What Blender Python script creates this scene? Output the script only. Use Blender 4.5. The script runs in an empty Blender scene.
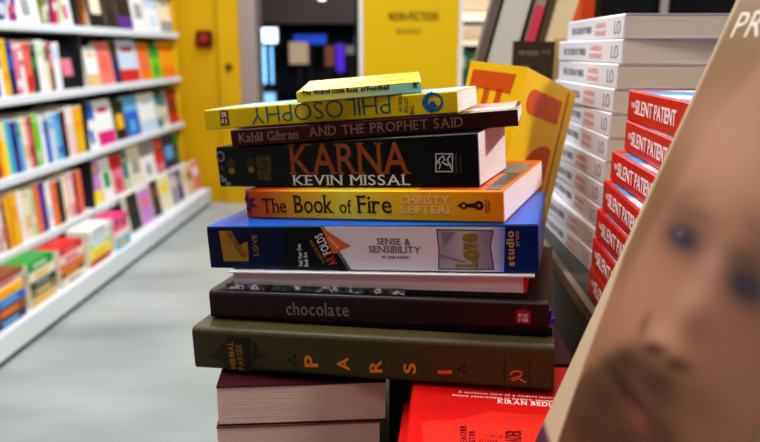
import bpy, bmesh, math, random
import numpy as np
from mathutils import Matrix, Vector
random.seed(7)
C = bpy.context.scene.collection
R = math.radians

# ------------------------------------------------------------------ camera
PITCH, YAW, FPX = R(13.36), R(2.09), 720.0
CAM = Vector((0, 0, 1.125))
cd = bpy.data.cameras.new('camera'); cam = bpy.data.objects.new('camera', cd); C.objects.link(cam)
cam.location = CAM; cam.rotation_euler = (R(90) - PITCH, 0, YAW)
cd.sensor_width = 36; cd.lens = FPX * 36 / 760; cd.clip_start = .02
cd.dof.use_dof = True; cd.dof.focus_distance = .445; cd.dof.aperture_fstop = 8.2
bpy.context.scene.camera = cam
# ------------------------------------------------------------------ world, lights, exposure
sc = bpy.context.scene
sc.view_settings.view_transform = 'Standard'; sc.view_settings.look = 'None'
sc.view_settings.gamma = 1; sc.view_settings.exposure = 0.0; sc.view_settings.use_curve_mapping = False
w = bpy.data.worlds.new('world'); sc.world = w; w.use_nodes = True
w.node_tree.nodes['Background'].inputs[0].default_value = (.90, .93, 1, 1)
w.node_tree.nodes['Background'].inputs[1].default_value = .05

def area(name, loc, sx, sy, power, col=(1, .96, .9), rot=(0, 0, 0)):
    l = bpy.data.lights.new(name, 'AREA'); l.shape = 'RECTANGLE'; l.size = sx; l.size_y = sy
    l.energy = power; l.color = col
    o = bpy.data.objects.new(name, l); C.objects.link(o); o.location = loc; o.rotation_euler = rot
    return o
for i, y in enumerate((.6, 2.2, 3.6, 4.7)):
    area('aisle_ceiling_light', (-.75, y, 2.86), .25, 1.1, 34, (.93, .97, 1))
area('table_ceiling_light', (.10, 1.0, 2.86), .3, .3, 15, (1, .93, .84))
area('table_ceiling_light', (-.25, -.6, 2.86), .5, .5, 9, (1, .90, .8))
area('table_ceiling_light', (1.3, 1.6, 2.86), .4, .9, 14, (1, .93, .84))
area('table_ceiling_light', (1.8, .25, 2.86), .3, .3, 80, (1, .94, .86))
area('mall_ceiling_light', (-.6, 8.4, 2.86), .5, .3, 26, (1, .9, .92))

# ------------------------------------------------------------------ helpers
Rc = cam.rotation_euler.to_matrix()
def ray(px, py): return Rc @ Vector(((px - 380) / FPX, -(py - 221) / FPX, -1))
def at(px, py, d): return CAM + ray(px, py) * d
def on_plane(px, py, p, n):
    r = ray(px, py); return CAM + r * ((p - CAM).dot(n) / r.dot(n))

def lin(c): return tuple(((v / 255) / 12.92 if v / 255 <= .04045 else ((v / 255 + .055) / 1.055) ** 2.4) for v in c)
_m = {}
def M(rgb, rough=.45, metal=0, spec=.16, coat=0):
    k = (tuple(rgb), rough, metal, spec, coat)
    if k in _m: return _m[k]
    m = bpy.data.materials.new('paint'); m.use_nodes = True
    b = m.node_tree.nodes['Principled BSDF']
    b.inputs['Base Color'].default_value = (*lin(rgb), 1); b.inputs['Roughness'].default_value = rough
    b.inputs['Metallic'].default_value = metal; b.inputs['Specular IOR Level'].default_value = spec
    b.inputs['Coat Weight'].default_value = coat; b.inputs['Coat Roughness'].default_value = .12
    _m[k] = m; return m
def node_mat(name, rough=.5):
    m = bpy.data.materials.new(name); m.use_nodes = True
    nt = m.node_tree; b = nt.nodes['Principled BSDF']; b.inputs['Roughness'].default_value = rough; b.inputs['Specular IOR Level'].default_value = .16
    return m, nt, b
def ramp(nt, stops):
    r = nt.nodes.new('ShaderNodeValToRGB'); e = r.color_ramp.elements
    while len(e) < len(stops): e.new(.5)
    for k, (p, c) in zip(e, stops): k.position = p; k.color = (*lin(c), 1)
    return r
def noise_mat(name, stops, scale, stretch=(1, 1, 1), rough=.5, detail=3, bump=0):
    m, nt, b = node_mat(name, rough)
    tc = nt.nodes.new('ShaderNodeTexCoord'); mp = nt.nodes.new('ShaderNodeMapping'); n = nt.nodes.new('ShaderNodeTexNoise')
    mp.inputs['Scale'].default_value = stretch; n.inputs['Scale'].default_value = scale; n.inputs['Detail'].default_value = detail
    r = ramp(nt, stops)
    nt.links.new(tc.outputs['Object'], mp.inputs[0]); nt.links.new(mp.outputs[0], n.inputs['Vector'])
    nt.links.new(n.outputs['Fac'], r.inputs[0]); nt.links.new(r.outputs[0], b.inputs['Base Color'])
    if bump:
        bp = nt.nodes.new('ShaderNodeBump'); bp.inputs['Strength'].default_value = bump; bp.inputs['Distance'].default_value = .001
        nt.links.new(n.outputs['Fac'], bp.inputs['Height']); nt.links.new(bp.outputs[0], b.inputs['Normal'])
    return m
def grad_mat(name, axis, length, stops, rough=.35):
    m, nt, b = node_mat(name, rough)
    tc = nt.nodes.new('ShaderNodeTexCoord'); sp = nt.nodes.new('ShaderNodeSeparateXYZ'); d = nt.nodes.new('ShaderNodeMath')
    d.operation = 'DIVIDE'; d.inputs[1].default_value = length; r = ramp(nt, stops)
    nt.links.new(tc.outputs['Object'], sp.inputs[0]); nt.links.new(sp.outputs[axis], d.inputs[0])
    nt.links.new(d.outputs[0], r.inputs[0]); nt.links.new(r.outputs[0], b.inputs['Base Color'])
    return m
def pages_mat(a, b_):   # fine lines of the leaves, stacked along local z
    return noise_mat('page_edges', [(.3, a), (.7, b_)], 60, (.25, .25, 26), .8, 2, .25)
PAGE_WHITE = pages_mat((228, 222, 222), (246, 242, 242))
PAGE_CREAM = pages_mat((214, 198, 180), (232, 218, 202))
PAGE_PINK = pages_mat((224, 194, 184), (236, 206, 196))
PAGE_FAR = M((225, 215, 195), .8)
def emis(rgb, s):
    m = bpy.data.materials.new('light'); m.use_nodes = True; b = m.node_tree.nodes['Principled BSDF']
    b.inputs['Base Color'].default_value = (0, 0, 0, 1); b.inputs['Emission Color'].default_value = (*lin(rgb), 1)
    b.inputs['Emission Strength'].default_value = s; return m

def link(name, me, parent=None, mw=None):
    o = bpy.data.objects.new(name, me); C.objects.link(o)
    if parent: o.parent = parent
    elif mw is not None: o.matrix_world = mw
    return o
def obj(name, bm, mats, parent=None, mw=None):
    bmesh.ops.recalc_face_normals(bm, faces=bm.faces)
    me = bpy.data.meshes.new(name); bm.to_mesh(me); bm.free()
    for m in (mats if isinstance(mats, (list, tuple)) else [mats]): me.materials.append(m)
    return link(name, me, parent, mw)
def box(bm, x0, x1, y0, y1, z0, z1, mi=0):
    v = [bm.verts.new((x, y, z)) for z in (z0, z1) for y in (y0, y1) for x in (x0, x1)]
    fs = [bm.faces.new([v[i] for i in f]) for f in ((0, 2, 3, 1), (4, 5, 7, 6), (0, 1, 5, 4), (2, 6, 7, 3), (0, 4, 6, 2), (1, 3, 7, 5))]
    for f in fs: f.material_index = mi
    return fs   # bottom, top, front(-y), back(+y), left(-x), right(+x)
def prism(bm, prof, x0, x1):
    a = [bm.verts.new((x0, y, z)) for y, z in prof]; b = [bm.verts.new((x1, y, z)) for y, z in prof]
    n = len(prof)
    for i in range(n): bm.faces.new((a[i], a[(i + 1) % n], b[(i + 1) % n], b[i]))
    bm.faces.new(a); bm.faces.new(list(reversed(b)))
def tube(bm, pts, r, n=10, mi=0):
    rings = []
    for i, p in enumerate(pts):
        p = Vector(p); d = (Vector(pts[min(i + 1, len(pts) - 1)]) - Vector(pts[max(i - 1, 0)])).normalized()
        u = d.orthogonal().normalized(); v = d.cross(u)
        rings.append([bm.verts.new(p + (u * math.cos(2 * math.pi * k / n) + v * math.sin(2 * math.pi * k / n)) * r) for k in range(n)])
    for a, b in zip(rings, rings[1:]):
        for k in range(n): bm.faces.new((a[k], a[(k + 1) % n], b[(k + 1) % n], b[k])).material_index = mi
    bm.faces.new(rings[0]).material_index = mi; bm.faces.new(list(reversed(rings[-1]))).material_index = mi
def BX(*a):
    bm = bmesh.new(); box(bm, *a); return bm
def tag(o, label, cat, group=None, kind=None):
    o['label'] = label; o['category'] = cat
    if group: o['group'] = group
    if kind: o['kind'] = kind
    return o
def struct(name, bm, m):
    o = obj(name, bm, m); o['kind'] = 'structure'; return o
def empty(name, mw):
    o = bpy.data.objects.new(name, None); C.objects.link(o); o.matrix_world = mw; o.empty_display_size = .03
    return o
def frame(o, x, y, z):
    m = Matrix((x, y, z)).transposed().to_4x4(); m.translation = o; return m

# ---- lettering: glyphs of the built-in font as meshes, with optional serifs
_g = {}
def glyph(ch, bold):
    k = (ch, bold)
    if k in _g: return _g[k]
    cu = bpy.data.curves.new('g', 'FONT'); cu.body = ch; cu.size = 1; cu.offset = bold; cu.resolution_u = 3
    o = bpy.data.objects.new('g', cu); C.objects.link(o)
    me = bpy.data.meshes.new_from_object(o.evaluated_get(bpy.context.evaluated_depsgraph_get()))
    C.objects.unlink(o); bpy.data.objects.remove(o); bpy.data.curves.remove(cu)
    vs = [tuple(v.co[:2]) for v in me.vertices]; fs = [tuple(p.vertices) for p in me.polygons]
    bpy.data.meshes.remove(me); _g[k] = (vs, fs); return _g[k]
SERIF = {'A': 'bl br', 'B': 'bl tl', 'D': 'bl tl', 'E': 'bl tl', 'F': 'bl tl', 'H': 'bl br tl tr', 'I': 'bc tc', 'K': 'bl br tl tr', 'L': 'bl tl',
         'M': 'bl br tl tr', 'N': 'bl tl tr', 'P': 'bl tl', 'R': 'bl br tl', 'T': 'bc', 'V': 'tl tr', 'Y': 'tl tr bc', 'S': '', 'U': 'tl tr',
         'h': 'bl br tl', 'k': 'bl br tl', 'i': 'bc', 'l': 'bc tc', 'n': 'bl br tl', 'r': 'bl tl', 'f': 'bc', 'b': 'tl'}
def text_bm(s, bold=0, serif=0, track=.10, thick=.03):
    bm = bmesh.new(); x = 0
    for ch in s:
        if ch == ' ': x += .34; continue
        vs, fs = glyph(ch, bold)
        if not vs: continue
        xs = [v[0] for v in vs]; ys = [v[1] for v in vs]; x0, x1, y0, y1 = min(xs), max(xs), min(ys), max(ys)
        vv = [bm.verts.new((a - x0 + x, b, 0)) for a, b in vs]
        for f in fs:
            try: bm.faces.new([vv[i] for i in f])
            except ValueError: pass
        if serif and ch in SERIF:
            wd = x1 - x0; st = .10 + 2 * bold; hw = st * .5 + .055; th = .042
            for p in SERIF[ch].split():
                cy = y0 if p[0] == 'b' else y1 - th
                cx = {'l': x + st * .5, 'r': x + wd - st * .5, 'c': x + wd * .5}[p[1]]
                q = [bm.verts.new((cx + a * hw, cy + b * th, 0)) for a, b in ((-1, 0), (1, 0), (1, 1), (-1, 1))]
                bm.faces.new(q)
        x += x1 - x0 + track
    return bm
def place_text(parent, name, s, o, u, v, mat, bold=0, serif=0, track=.10, lift=.0003):
    """lettering stretched over the parallelogram o, o+u, o+v (local space of the parent)"""
    bm = text_bm(s, bold, serif, track)
    xs = [q.co.x for q in bm.verts]; ys = [q.co.y for q in bm.verts]
    x0, x1, y0, y1 = min(xs), max(xs), min(ys), max(ys); n = u.cross(v).normalized()
    for q in bm.verts:
        q.co = o + u * ((q.co.x - x0) / (x1 - x0)) + v * ((q.co.y - y0) / (y1 - y0)) + n * lift
    return flat_obj(name, bm, mat, parent, n, lift)
def flat_obj(name, bm, mat, parent, n, t=.0003):
    r = bmesh.ops.extrude_face_region(bm, geom=list(bm.faces))
    for q in r['geom']:
        if isinstance(q, bmesh.types.BMVert): q.co -= n * (t * .98)
    me = bpy.data.meshes.new(name); bmesh.ops.recalc_face_normals(bm, faces=bm.faces); bm.to_mesh(me); bm.free(); me.materials.append(mat)
    return link(name, me, parent)

# ------------------------------------------------------------------ structure
floor_m = noise_mat('polished_floor', [(.3, (126, 133, 132)), (.5, (150, 155, 154)), (.72, (168, 172, 171))], 1.2, (1, 2.2, 1), .32, 5)
yellow_m = noise_mat('yellow_wall_paint', [(.3, (200, 152, 0)), (.7, (208, 160, 1))], 3, (1, 1, 1), .5)
wall_m = M((205, 203, 198), .7)
dark_m = M((30, 34, 46), .6)
struct('floor', BX(-3.2, 5, -2.5, 11, -.1, 0), floor_m)
struct('ceiling', BX(-3.2, 5, -2.5, 11, 2.9, 3.0), M((196, 194, 190), .8))
struct('wall_left', BX(-2.2, -2.04, -2.5, 5.32, 0, 2.9), wall_m)
wy = 5.32
def wx(px, py=60): return on_plane(px, py, Vector((0, wy, 0)), Vector((0, 1, 0))).x
struct('wall_back', BX(-2.2, wx(221), wy, wy + .15, 0, 2.9), yellow_m)
struct('wall_back_pier', BX(wx(221), wx(241), wy - .05, wy + .2, 0, 2.9), yellow_m)
struct('trim_1', BX(wx(241), wx(257.5), wy - .02, wy + .2, 0, 2.9), M((150, 134, 128), .6))
struct('wall_front', BX(-3.2, 5, -2.6, -2.5, 0, 2.9), M((40, 38, 38), .8))
struct('wall_back_right', BX(.62, 5, wy, wy + .15, 0, 2.9), M((90, 84, 76), .7))
struct('wall_mall', BX(-3.2, 5, 10.6, 10.8, 0, 2.9), dark_m)
struct('wall_right', BX(4.8, 5, -2.5, 5.3, 0, 2.9), wall_m)

# ------------------------------------------------------------------ back wall fittings
def cyl(bm, c, ax, r, h, n=20, r2=None):
    ax = Vector(ax).normalized(); c = Vector(c); u = ax.orthogonal().normalized(); v = ax.cross(u); r2 = r if r2 is None else r2
    a = [bm.verts.new(c + (u * math.cos(2 * math.pi * k / n) + v * math.sin(2 * math.pi * k / n)) * r) for k in range(n)]
    b = [bm.verts.new(c + ax * h + (u * math.cos(2 * math.pi * k / n) + v * math.sin(2 * math.pi * k / n)) * r2) for k in range(n)]
    for k in range(n): bm.faces.new((a[k], a[(k + 1) % n], b[(k + 1) % n], b[k]))
    bm.faces.new(list(reversed(a))); bm.faces.new(b)
p = on_plane(205, 39, Vector((0, wy, 0)), Vector((0, 1, 0)))
t = tag(empty('fire_alarm', Matrix.Translation(p)), 'small red fire alarm box mounted on the yellow back wall', 'alarm')
bm = bmesh.new(); box(bm, -.06, .06, -.045, 0, -.06, .06); bmesh.ops.bevel(bm, geom=list(bm.edges), offset=.012, segments=2, affect='EDGES')
obj('housing', bm, M((92, 10, 8), .4), t)
bm = bmesh.new(); cyl(bm, (0, -.045, 0), (0, -1, 0), .034, .012, 20, .028); obj('sounder', bm, M((140, 40, 34), .4), t)
p = on_plane(229, 67, Vector((0, wy - .05, 0)), Vector((0, 1, 0)))
bm = bmesh.new(); cyl(bm, p, (0, -1, 0), .026, .015); cyl(bm, p + Vector((0, -.015, 0)), (0, -1, 0), .012, .012)
tag(obj('door_lock', bm, M((84, 64, 14), .35, .3)), 'small dark round lock on the yellow pier by the doorway', 'lock')

# ------------------------------------------------------------------ mall beyond the doorway: lit shop fronts and signs
def panel(name, x0, x1, y0, y1, d, m, label, cat, group=None):
    a = at(x0, y0, d); b = at(x1, y1, d); t = empty(name, Matrix.Translation(Vector(((a.x + b.x) / 2, a.y, b.z))))
    hw = abs(b.x - a.x) / 2; h = a.z - b.z
    obj('housing', BX(-hw - .015, hw + .015, .004, .09, -.015, h + .015), M((40, 42, 48), .5), t)
    obj('light_face', BX(-hw, hw, -.004, .02, 0, h), m, t)
    obj('post', BX(-.02, .02, .02, .06, -b.z, -.014), M((40, 42, 48), .5), t)
    return tag(t, label, cat, group)
panel('light_box', 256, 277, 28, 43, 7.2, emis((205, 226, 245), 3.2), 'upper white light box glowing beyond the doorway', 'sign', 'light boxes in the mall')
panel('light_box', 256, 272, 46, 84, 7.4, emis((120, 190, 245), 2.6), 'tall pale blue light box glowing below the upper white one', 'sign', 'light boxes in the mall')
panel('light_box', 260, 275, 93, 104, 7.0, emis((130, 180, 220), 1.8), 'low pale blue light box just above the yellow philosophy spine', 'sign', 'light boxes in the mall')
panel('shop_sign', 294, 326, 35, 44, 9.5, emis((20, 70, 215), .9), 'long blue lit shop sign seen deep in the mall', 'sign', 'shop signs in the mall')
panel('shop_sign', 336, 344, 44, 72, 9.5, emis((84, 34, 215), .95), 'upright violet lit shop sign deep in the mall', 'sign', 'shop signs in the mall')
panel('shop_sign', 355, 363, 37, 48, 8.5, emis((110, 170, 255), 1.1), 'small pale blue lit sign beside the yellow panel edge', 'sign', 'shop signs in the mall')
panel('shop_window', 289, 308, 42, 64, 9.2, emis((225, 195, 165), .55), 'warm lit shop window under the blue sign in the mall', 'window', 'lit shop windows in the mall')
panel('shop_window', 325, 334, 46, 66, 9.2, emis((150, 80, 60), .5), 'dim reddish shop window next to the violet sign', 'window', 'lit shop windows in the mall')
panel('shop_window', 346, 354, 46, 54, 9.2, emis((150, 130, 130), .6), 'small grey lit shop window right of the violet sign', 'window', 'lit shop windows in the mall')
p = at(322, 0, 7.5)
bm = bmesh.new(); cyl(bm, p, (0, 0, 1), .035, .05); t = obj('spotlight', bm, emis((255, 240, 220), 4)); tag(t, 'small white spotlight hanging above the mall doorway', 'lamp')
bm = bmesh.new(); cyl(bm, p + Vector((0, 0, .05)), (0, 0, 1), .012, 2.9 - p.z - .05); obj('stem', bm, M((30, 30, 32)), t)
struct('wall_mall_soffit', BX(-3.2, 5, 9.9, 10.1, 1.47, 2.9), M((104, 92, 92), .7))
bm = bmesh.new(); box(bm, -.56, -.50, 8.0, 8.06, 0, 2.9); struct('trim_2', bm, M((52, 50, 56), .6))

# ------------------------------------------------------------------ bookcase along the aisle
XS = -1.62
SHELF_Z = [1.227, .925, .603, .303]
Y0, Y1 = 1.6, 5.22
white_m = M((222, 226, 232), .45)
t = empty('bookcase', Matrix.Translation((0, 0, 0)))
tag(t, 'long white open bookcase full of books along the aisle', 'bookcase')
obj('back_panel', BX(-2.02, -1.98, Y0, Y1, 0, 2.2), M((96, 92, 90), .6), t)
for z in SHELF_Z + [1.53]:
    bm = bmesh.new(); box(bm, -1.98, XS, Y0, Y1, z - .022, z + .014); bmesh.ops.bevel(bm, geom=list(bm.edges), offset=.003, segments=1, affect='EDGES')
    obj('shelf', bm, white_m, t)
bm = bmesh.new(); box(bm, -1.98, -1.458, Y0, Y1 + .02, .02, .12); bmesh.ops.bevel(bm, geom=list(bm.edges), offset=.006, segments=2, affect='EDGES')
obj('base_deck', bm, white_m, t)
obj('toe_kick', BX(-1.96, -1.468, Y0, Y1, 0, .02), M((52, 56, 56), .5), t)
obj('end_panel', BX(-1.98, XS - .02, Y1 - .02, Y1 + .02, .12, 2.2), M((226, 176, 20), .5), t)
YD = on_plane(90, 130, Vector((XS, 0, 0)), Vector((1, 0, 0))).y
obj('bay_divider', BX(-1.98, XS - .012, YD - .012, YD + .012, .12, 2.2), M((34, 33, 38), .5), t)

ORD = ['', 'first', 'second', 'third', 'fourth', 'fifth', 'sixth', 'seventh', 'eighth', 'ninth', 'tenth', 'eleventh', 'twelfth', 'thirteenth', 'fourteenth',
       'fifteenth', 'sixteenth', 'seventeenth', 'eighteenth', 'nineteenth', 'twentieth', 'twenty-first', 'twenty-second', 'twenty-third', 'twenty-fourth',
       'twenty-fifth', 'twenty-sixth', 'twenty-seventh', 'twenty-eighth', 'twenty-ninth', 'thirtieth', 'thirty-first', 'thirty-second']
PAL = dict(black=(26, 25, 28), dark=(52, 44, 42), navy=(24, 34, 92), blue=(28, 96, 200), sky=(84, 176, 226), cyan=(40, 182, 214), teal=(30, 120, 130),
           green=(20, 148, 62), lime=(110, 196, 20), pale_green=(178, 216, 160), red=(206, 30, 34), maroon=(120, 20, 34), pink=(226, 120, 140),
           magenta=(218, 30, 120), coral=(232, 104, 84), salmon=(236, 120, 110), orange=(240, 116, 22), amber=(248, 152, 16), yellow=(240, 184, 20),
           lemon=(244, 218, 60), cream=(238, 226, 196), tan=(220, 186, 132), white=(238, 238, 240), grey=(150, 152, 156), purple=(84, 38, 140),
           lilac=(198, 130, 206), brown=(130, 78, 40), pale_pink=(240, 206, 204), pale_blue=(196, 214, 236), olive=(120, 120, 40))
# px from, px to, height (m), colour, accent colour, s = spine out / f = cover out
ROWS = [
 [(-6, 1, .23, 'black', 'grey', 's'), (1, 6, .22, 'navy', 'white', 's'), (6, 10, .23, 'pale_blue', 'blue', 's'), (10, 14, .22, 'red', 'cream', 's'), (14, 19, .23, 'purple', 'pink', 's'),
  (19, 44, .24, 'white', 'grey', 'f'), (44, 48, .22, 'olive', 'cream', 's'), (48, 51, .21, 'grey', 'white', 's'), (51, 55, .22, 'maroon', 'tan', 's'), (55, 60, .23, 'magenta', 'white', 's'), (60, 65, .21, 'pale_green', 'teal', 's'),
  (65, 84, .24, 'white', 'magenta', 'f'), (84, 87.5, .22, 'brown', 'orange', 's'), (92.5, 109, .24, 'black', 'cream', 'f'), (109, 122, .24, 'dark', 'black', 'f'), (122, 136, .24, 'black', 'purple', 'f'),
  (137, 149, .24, 'white', 'grey', 'f'), (150, 163, .23, 'white', 'pale_blue', 'f'), (164, 175, .24, 'cream', 'grey', 'f'), (176, 181, .24, 'red', 'maroon', 'f')],
 [(-4, 3, .21, 'blue', 'white', 's'), (3, 7, .22, 'white', 'blue', 's'), (7, 14, .225, 'yellow', 'amber', 's'), (14, 20, .22, 'navy', 'blue', 's'), (20, 26, .22, 'pink', 'white', 's'), (26, 30, .21, 'white', 'red', 's'),
  (30, 37, .215, 'coral', 'red', 's'), (37, 43, .21, 'dark', 'green', 's'), (43, 50, .225, 'white', 'pale_green', 's'), (50, 54, .22, 'cream', 'maroon', 's'), (54, 58, .22, 'maroon', 'pink', 's'), (58, 65, .215, 'white', 'pale_blue', 's'),
  (65, 82, .215, 'black', 'pink', 'f'), (82, 88, .235, 'tan', 'cream', 'f'), (92.5, 104, .20, 'white', 'tan', 'f'), (104, 118, .225, 'salmon', 'coral', 'f'), (118, 125, .235, 'navy', 'dark', 'f'),
  (125, 143, .24, 'pale_blue', 'red', 'f'), (144, 155, .23, 'orange', 'coral', 'f'), (155, 165, .22, 'lime', 'green', 'f'), (165, 178, .24, 'amber', 'orange', 'f'), (178.5, 181.5, .22, 'cream', 'dark', 'f')],
 [(-5, 0, .21, 'coral', 'red', 's'), (0, 4, .21, 'red', 'maroon', 's'), (4, 8, .225, 'amber', 'yellow', 's'), (8, 13, .22, 'lemon', 'cream', 's'), (13, 19, .225, 'cyan', 'sky', 's'), (19, 24, .22, 'purple', 'navy', 's'), (24, 28, .22, 'sky', 'green', 's'),
  (28, 33, .225, 'cream', 'tan', 's'), (33, 37, .22, 'pink', 'red', 's'), (37, 40, .23, 'maroon', 'red', 's'), (40, 46, .23, 'lime', 'pale_green', 's'), (46, 50, .22, 'white', 'pale_blue', 's'), (50, 54, .20, 'blue', 'navy', 's'),
  (54, 60, .225, 'pale_blue', 'sky', 's'), (60, 66, .22, 'sky', 'blue', 's'), (66, 71, .225, 'black', 'maroon', 's'), (71, 79, .235, 'pale_pink', 'white', 's'), (79, 87, .23, 'yellow', 'amber', 's'),
  (92, 103, .235, 'white', 'blue', 'f'), (103, 119, .24, 'white', 'magenta', 'f'), (120, 131, .22, 'black', 'yellow', 'f'), (131, 144, .235, 'blue', 'sky', 'f'), (145, 161, .235, 'white', 'pale_blue', 'f'),
  (161, 166, .22, 'teal', 'cream', 'f'), (166, 171, .21, 'cream', 'teal', 'f'), (172, 182, .235, 'maroon', 'red', 'f')],
 [(-4, 1, .22, 'coral', 'red', 's'), (1, 5, .215, 'white', 'pink', 's'), (5, 9, .215, 'pale_pink', 'pink', 's'), (9, 13, .21, 'brown', 'dark', 's'), (13, 18, .22, 'amber', 'yellow', 's'), (18, 25, .23, 'yellow', 'amber', 's'),
  (25, 30, .23, 'white', 'cream', 's'), (30, 37, .22, 'cream', 'tan', 's'), (37, 41, .22, 'pale_green', 'cream', 's'), (41, 46, .225, 'orange', 'coral', 's'), (46, 52, .23, 'purple', 'navy', 's'), (52, 57, .22, 'white', 'pale_blue', 's'), (57, 62, .215, 'orange', 'coral', 's'),
  (62, 68, .21, 'black', 'dark', 's'), (68, 73, .22, 'cream', 'tan', 's'), (73, 78, .225, 'pale_pink', 'pink', 's'), (78, 82, .22, 'maroon', 'red', 's'), (82, 87, .22, 'coral', 'orange', 's'),
  (92, 107, .235, 'lilac', 'lemon', 'f'), (108, 118, .225, 'white', 'green', 'f'), (118, 129, .225, 'pink', 'red', 'f'), (129, 134, .22, 'teal', 'pale_green', 'f'), (135, 147, .235, 'cream', 'grey', 'f'), (147, 159, .235, 'white', 'grey', 'f'),
  (160, 168, .23, 'red', 'pink', 'f'), (168, 179, .235, 'navy', 'sky', 'f'), (179, 183, .23, 'dark', 'green', 'f')],
]
ROWNAME = ['top', 'second', 'third', 'fourth']
LINE = [(23, .0546), (100, -.135), (184, -.339), (261, -.528)]
def ypx(px, py, X): return on_plane(px, py, Vector((X, 0, 0)), Vector((1, 0, 0))).y
for ri, row in enumerate(ROWS):
    z0 = SHELF_Z[ri] + .0145; seen_f = False; bk_n = 0
    for bi, (a, b, h, col, acc, kind) in enumerate(row):
        l0, l1 = LINE[ri]; X = XS - .012
        ya = ypx(a, l0 + l1 * a, X); yb = min(ypx(b, l0 + l1 * b, X), Y1 - .024)
        if ya < YD + .02 and yb > YD - .02:
            if (ya + yb) / 2 < YD: yb = YD - .02
            else: ya = YD + .02
        if kind == 'f': seen_f = True
        T = (yb - ya) - .003
        if T < .008: continue
        bk_n += 1
        cm = M(PAL[col], .4); am = M(PAL[acc], .4); bm = bmesh.new()
        cn = col.replace('_', ' ')
        if kind == 's':
            lean = 0 if seen_f else R(5.5) if ri else R(3); T2 = T * math.cos(lean)
            dep = .14 + .015 * random.random()
            fs = box(bm, -dep, 0, 0, T2, 0, h)
            fs[0].material_index = fs[1].material_index = 1; fs[4].material_index = 1
            zc = h * random.choice((.2, .35, .62, .75)); hh = h * random.choice((.07, .1, .14))
            box(bm, -.001, .0006, T2 * .14, T2 * .86, zc - hh, zc + hh, 2)
            zc2 = h * .9; box(bm, -.001, .0005, T2 * .2, T2 * .8, zc2 - .008, zc2 + .008, 2)
            mw = Matrix.Translation((X - .006 * random.random(), ya + .001, z0)) @ Matrix.Rotation(lean, 4, 'X')
            lab = f'{cn} book spine, {ORD[bk_n]} from the near end on the {ROWNAME[ri]} shelf of the bookcase'
        else:
            fs = box(bm, -.026, 0, 0, T, 0, h)
            for k in (0, 1, 2, 3): fs[k].material_index = 1
            if (bi + ri) % 3 == 0: box(bm, -.001, .0006, 0, T, .0, h * .3, 2); box(bm, -.001, .0006, T * .2, T * .8, h * .72, h * .84, 2)
            elif (bi + ri) % 3 == 1: box(bm, -.001, .0006, T * .22, T * .8, h * .28, h * .66, 2)
            else: box(bm, -.001, .0006, 0, T, h * .62, h, 2); box(bm, -.001, .0006, T * .3, T * .65, h * .1, h * .4, 2)
            mw = Matrix.Translation((X - .012, ya + .001, z0 + .0036)) @ Matrix.Rotation(R(-7), 4, 'Y')
            lab = f'{cn} cover facing out, {ORD[bk_n]} from the near end on the {ROWNAME[ri]} shelf of bookcase'
        o = obj('book', bm, [cm, PAGE_FAR, am], None, mw)
        tag(o, lab, 'book', f'books on the {ROWNAME[ri]} shelf')

# piles lying on the base deck (spine to the aisle), from the near end
PILES = [
 (-8, 29, 300, [('navy', 'sky', .034), ('brown', 'orange', .044), ('blue', 'sky', .03), ('yellow', 'amber', .034), ('pale_pink', 'pink', .03), ('brown', 'red', .02)]),
 (31, 60, 290, [('tan', 'yellow', .04), ('olive', 'tan', .034), ('black', 'grey', .028), ('cream', 'yellow', .04), ('green', 'pale_green', .04)]),
 (61, 87, 265, [('cream', 'grey', .03), ('brown', 'amber', .03), ('orange', 'coral', .038), ('pale_pink', 'red', .034), ('red', 'coral', .036)]),
 (90, 114, 250, [('red', 'maroon', .03), ('lemon', 'yellow', .046), ('pale_green', 'white', .032), ('white', 'pale_blue', .04), ('white', 'grey', .03)]),
 (115, 131, 235, [('cyan', 'yellow', .056), ('pale_pink', 'white', .034), ('magenta', 'pink', .05), ('magenta', 'pink', .03)]),
]
def lying(bm, L, Wd, T):
    fs = box(bm, -Wd, 0, 0, L, 0, T); 
    for k in (2, 3, 4): fs[k].material_index = 1
    box(bm, -.001, .0006, L * .2, L * .72, T * .3, T * .7, 2)
for pi_, (a, b, py, items) in enumerate(PILES):
    z = .1205; X = -1.474
    ya = ypx(a, py, X); yb = ypx(b, py, X)
    for k, (col, acc, T) in enumerate(items):
        bm = bmesh.new(); L = yb - ya - .012 - .014 * random.random(); lying(bm, L, .108 + .008 * random.random(), T)
        mw = Matrix.Translation((X - .012 * random.random(), ya + .002 + .008 * random.random(), z)); z += T + .0005
        o = obj('book', bm, [M(PAL[col], .4), PAGE_FAR, M(PAL[acc], .4)], None, mw)
        where = {0: 'at the bottom', len(items) - 1: 'on top'}.get(k, ORD[k + 1] + ' from the bottom')
        tag(o, f'{col.replace("_", " ")} book lying {where} of the {ORD[pi_ + 1]} pile from the near end', 'book', 'piled books on the bottom deck')
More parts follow.
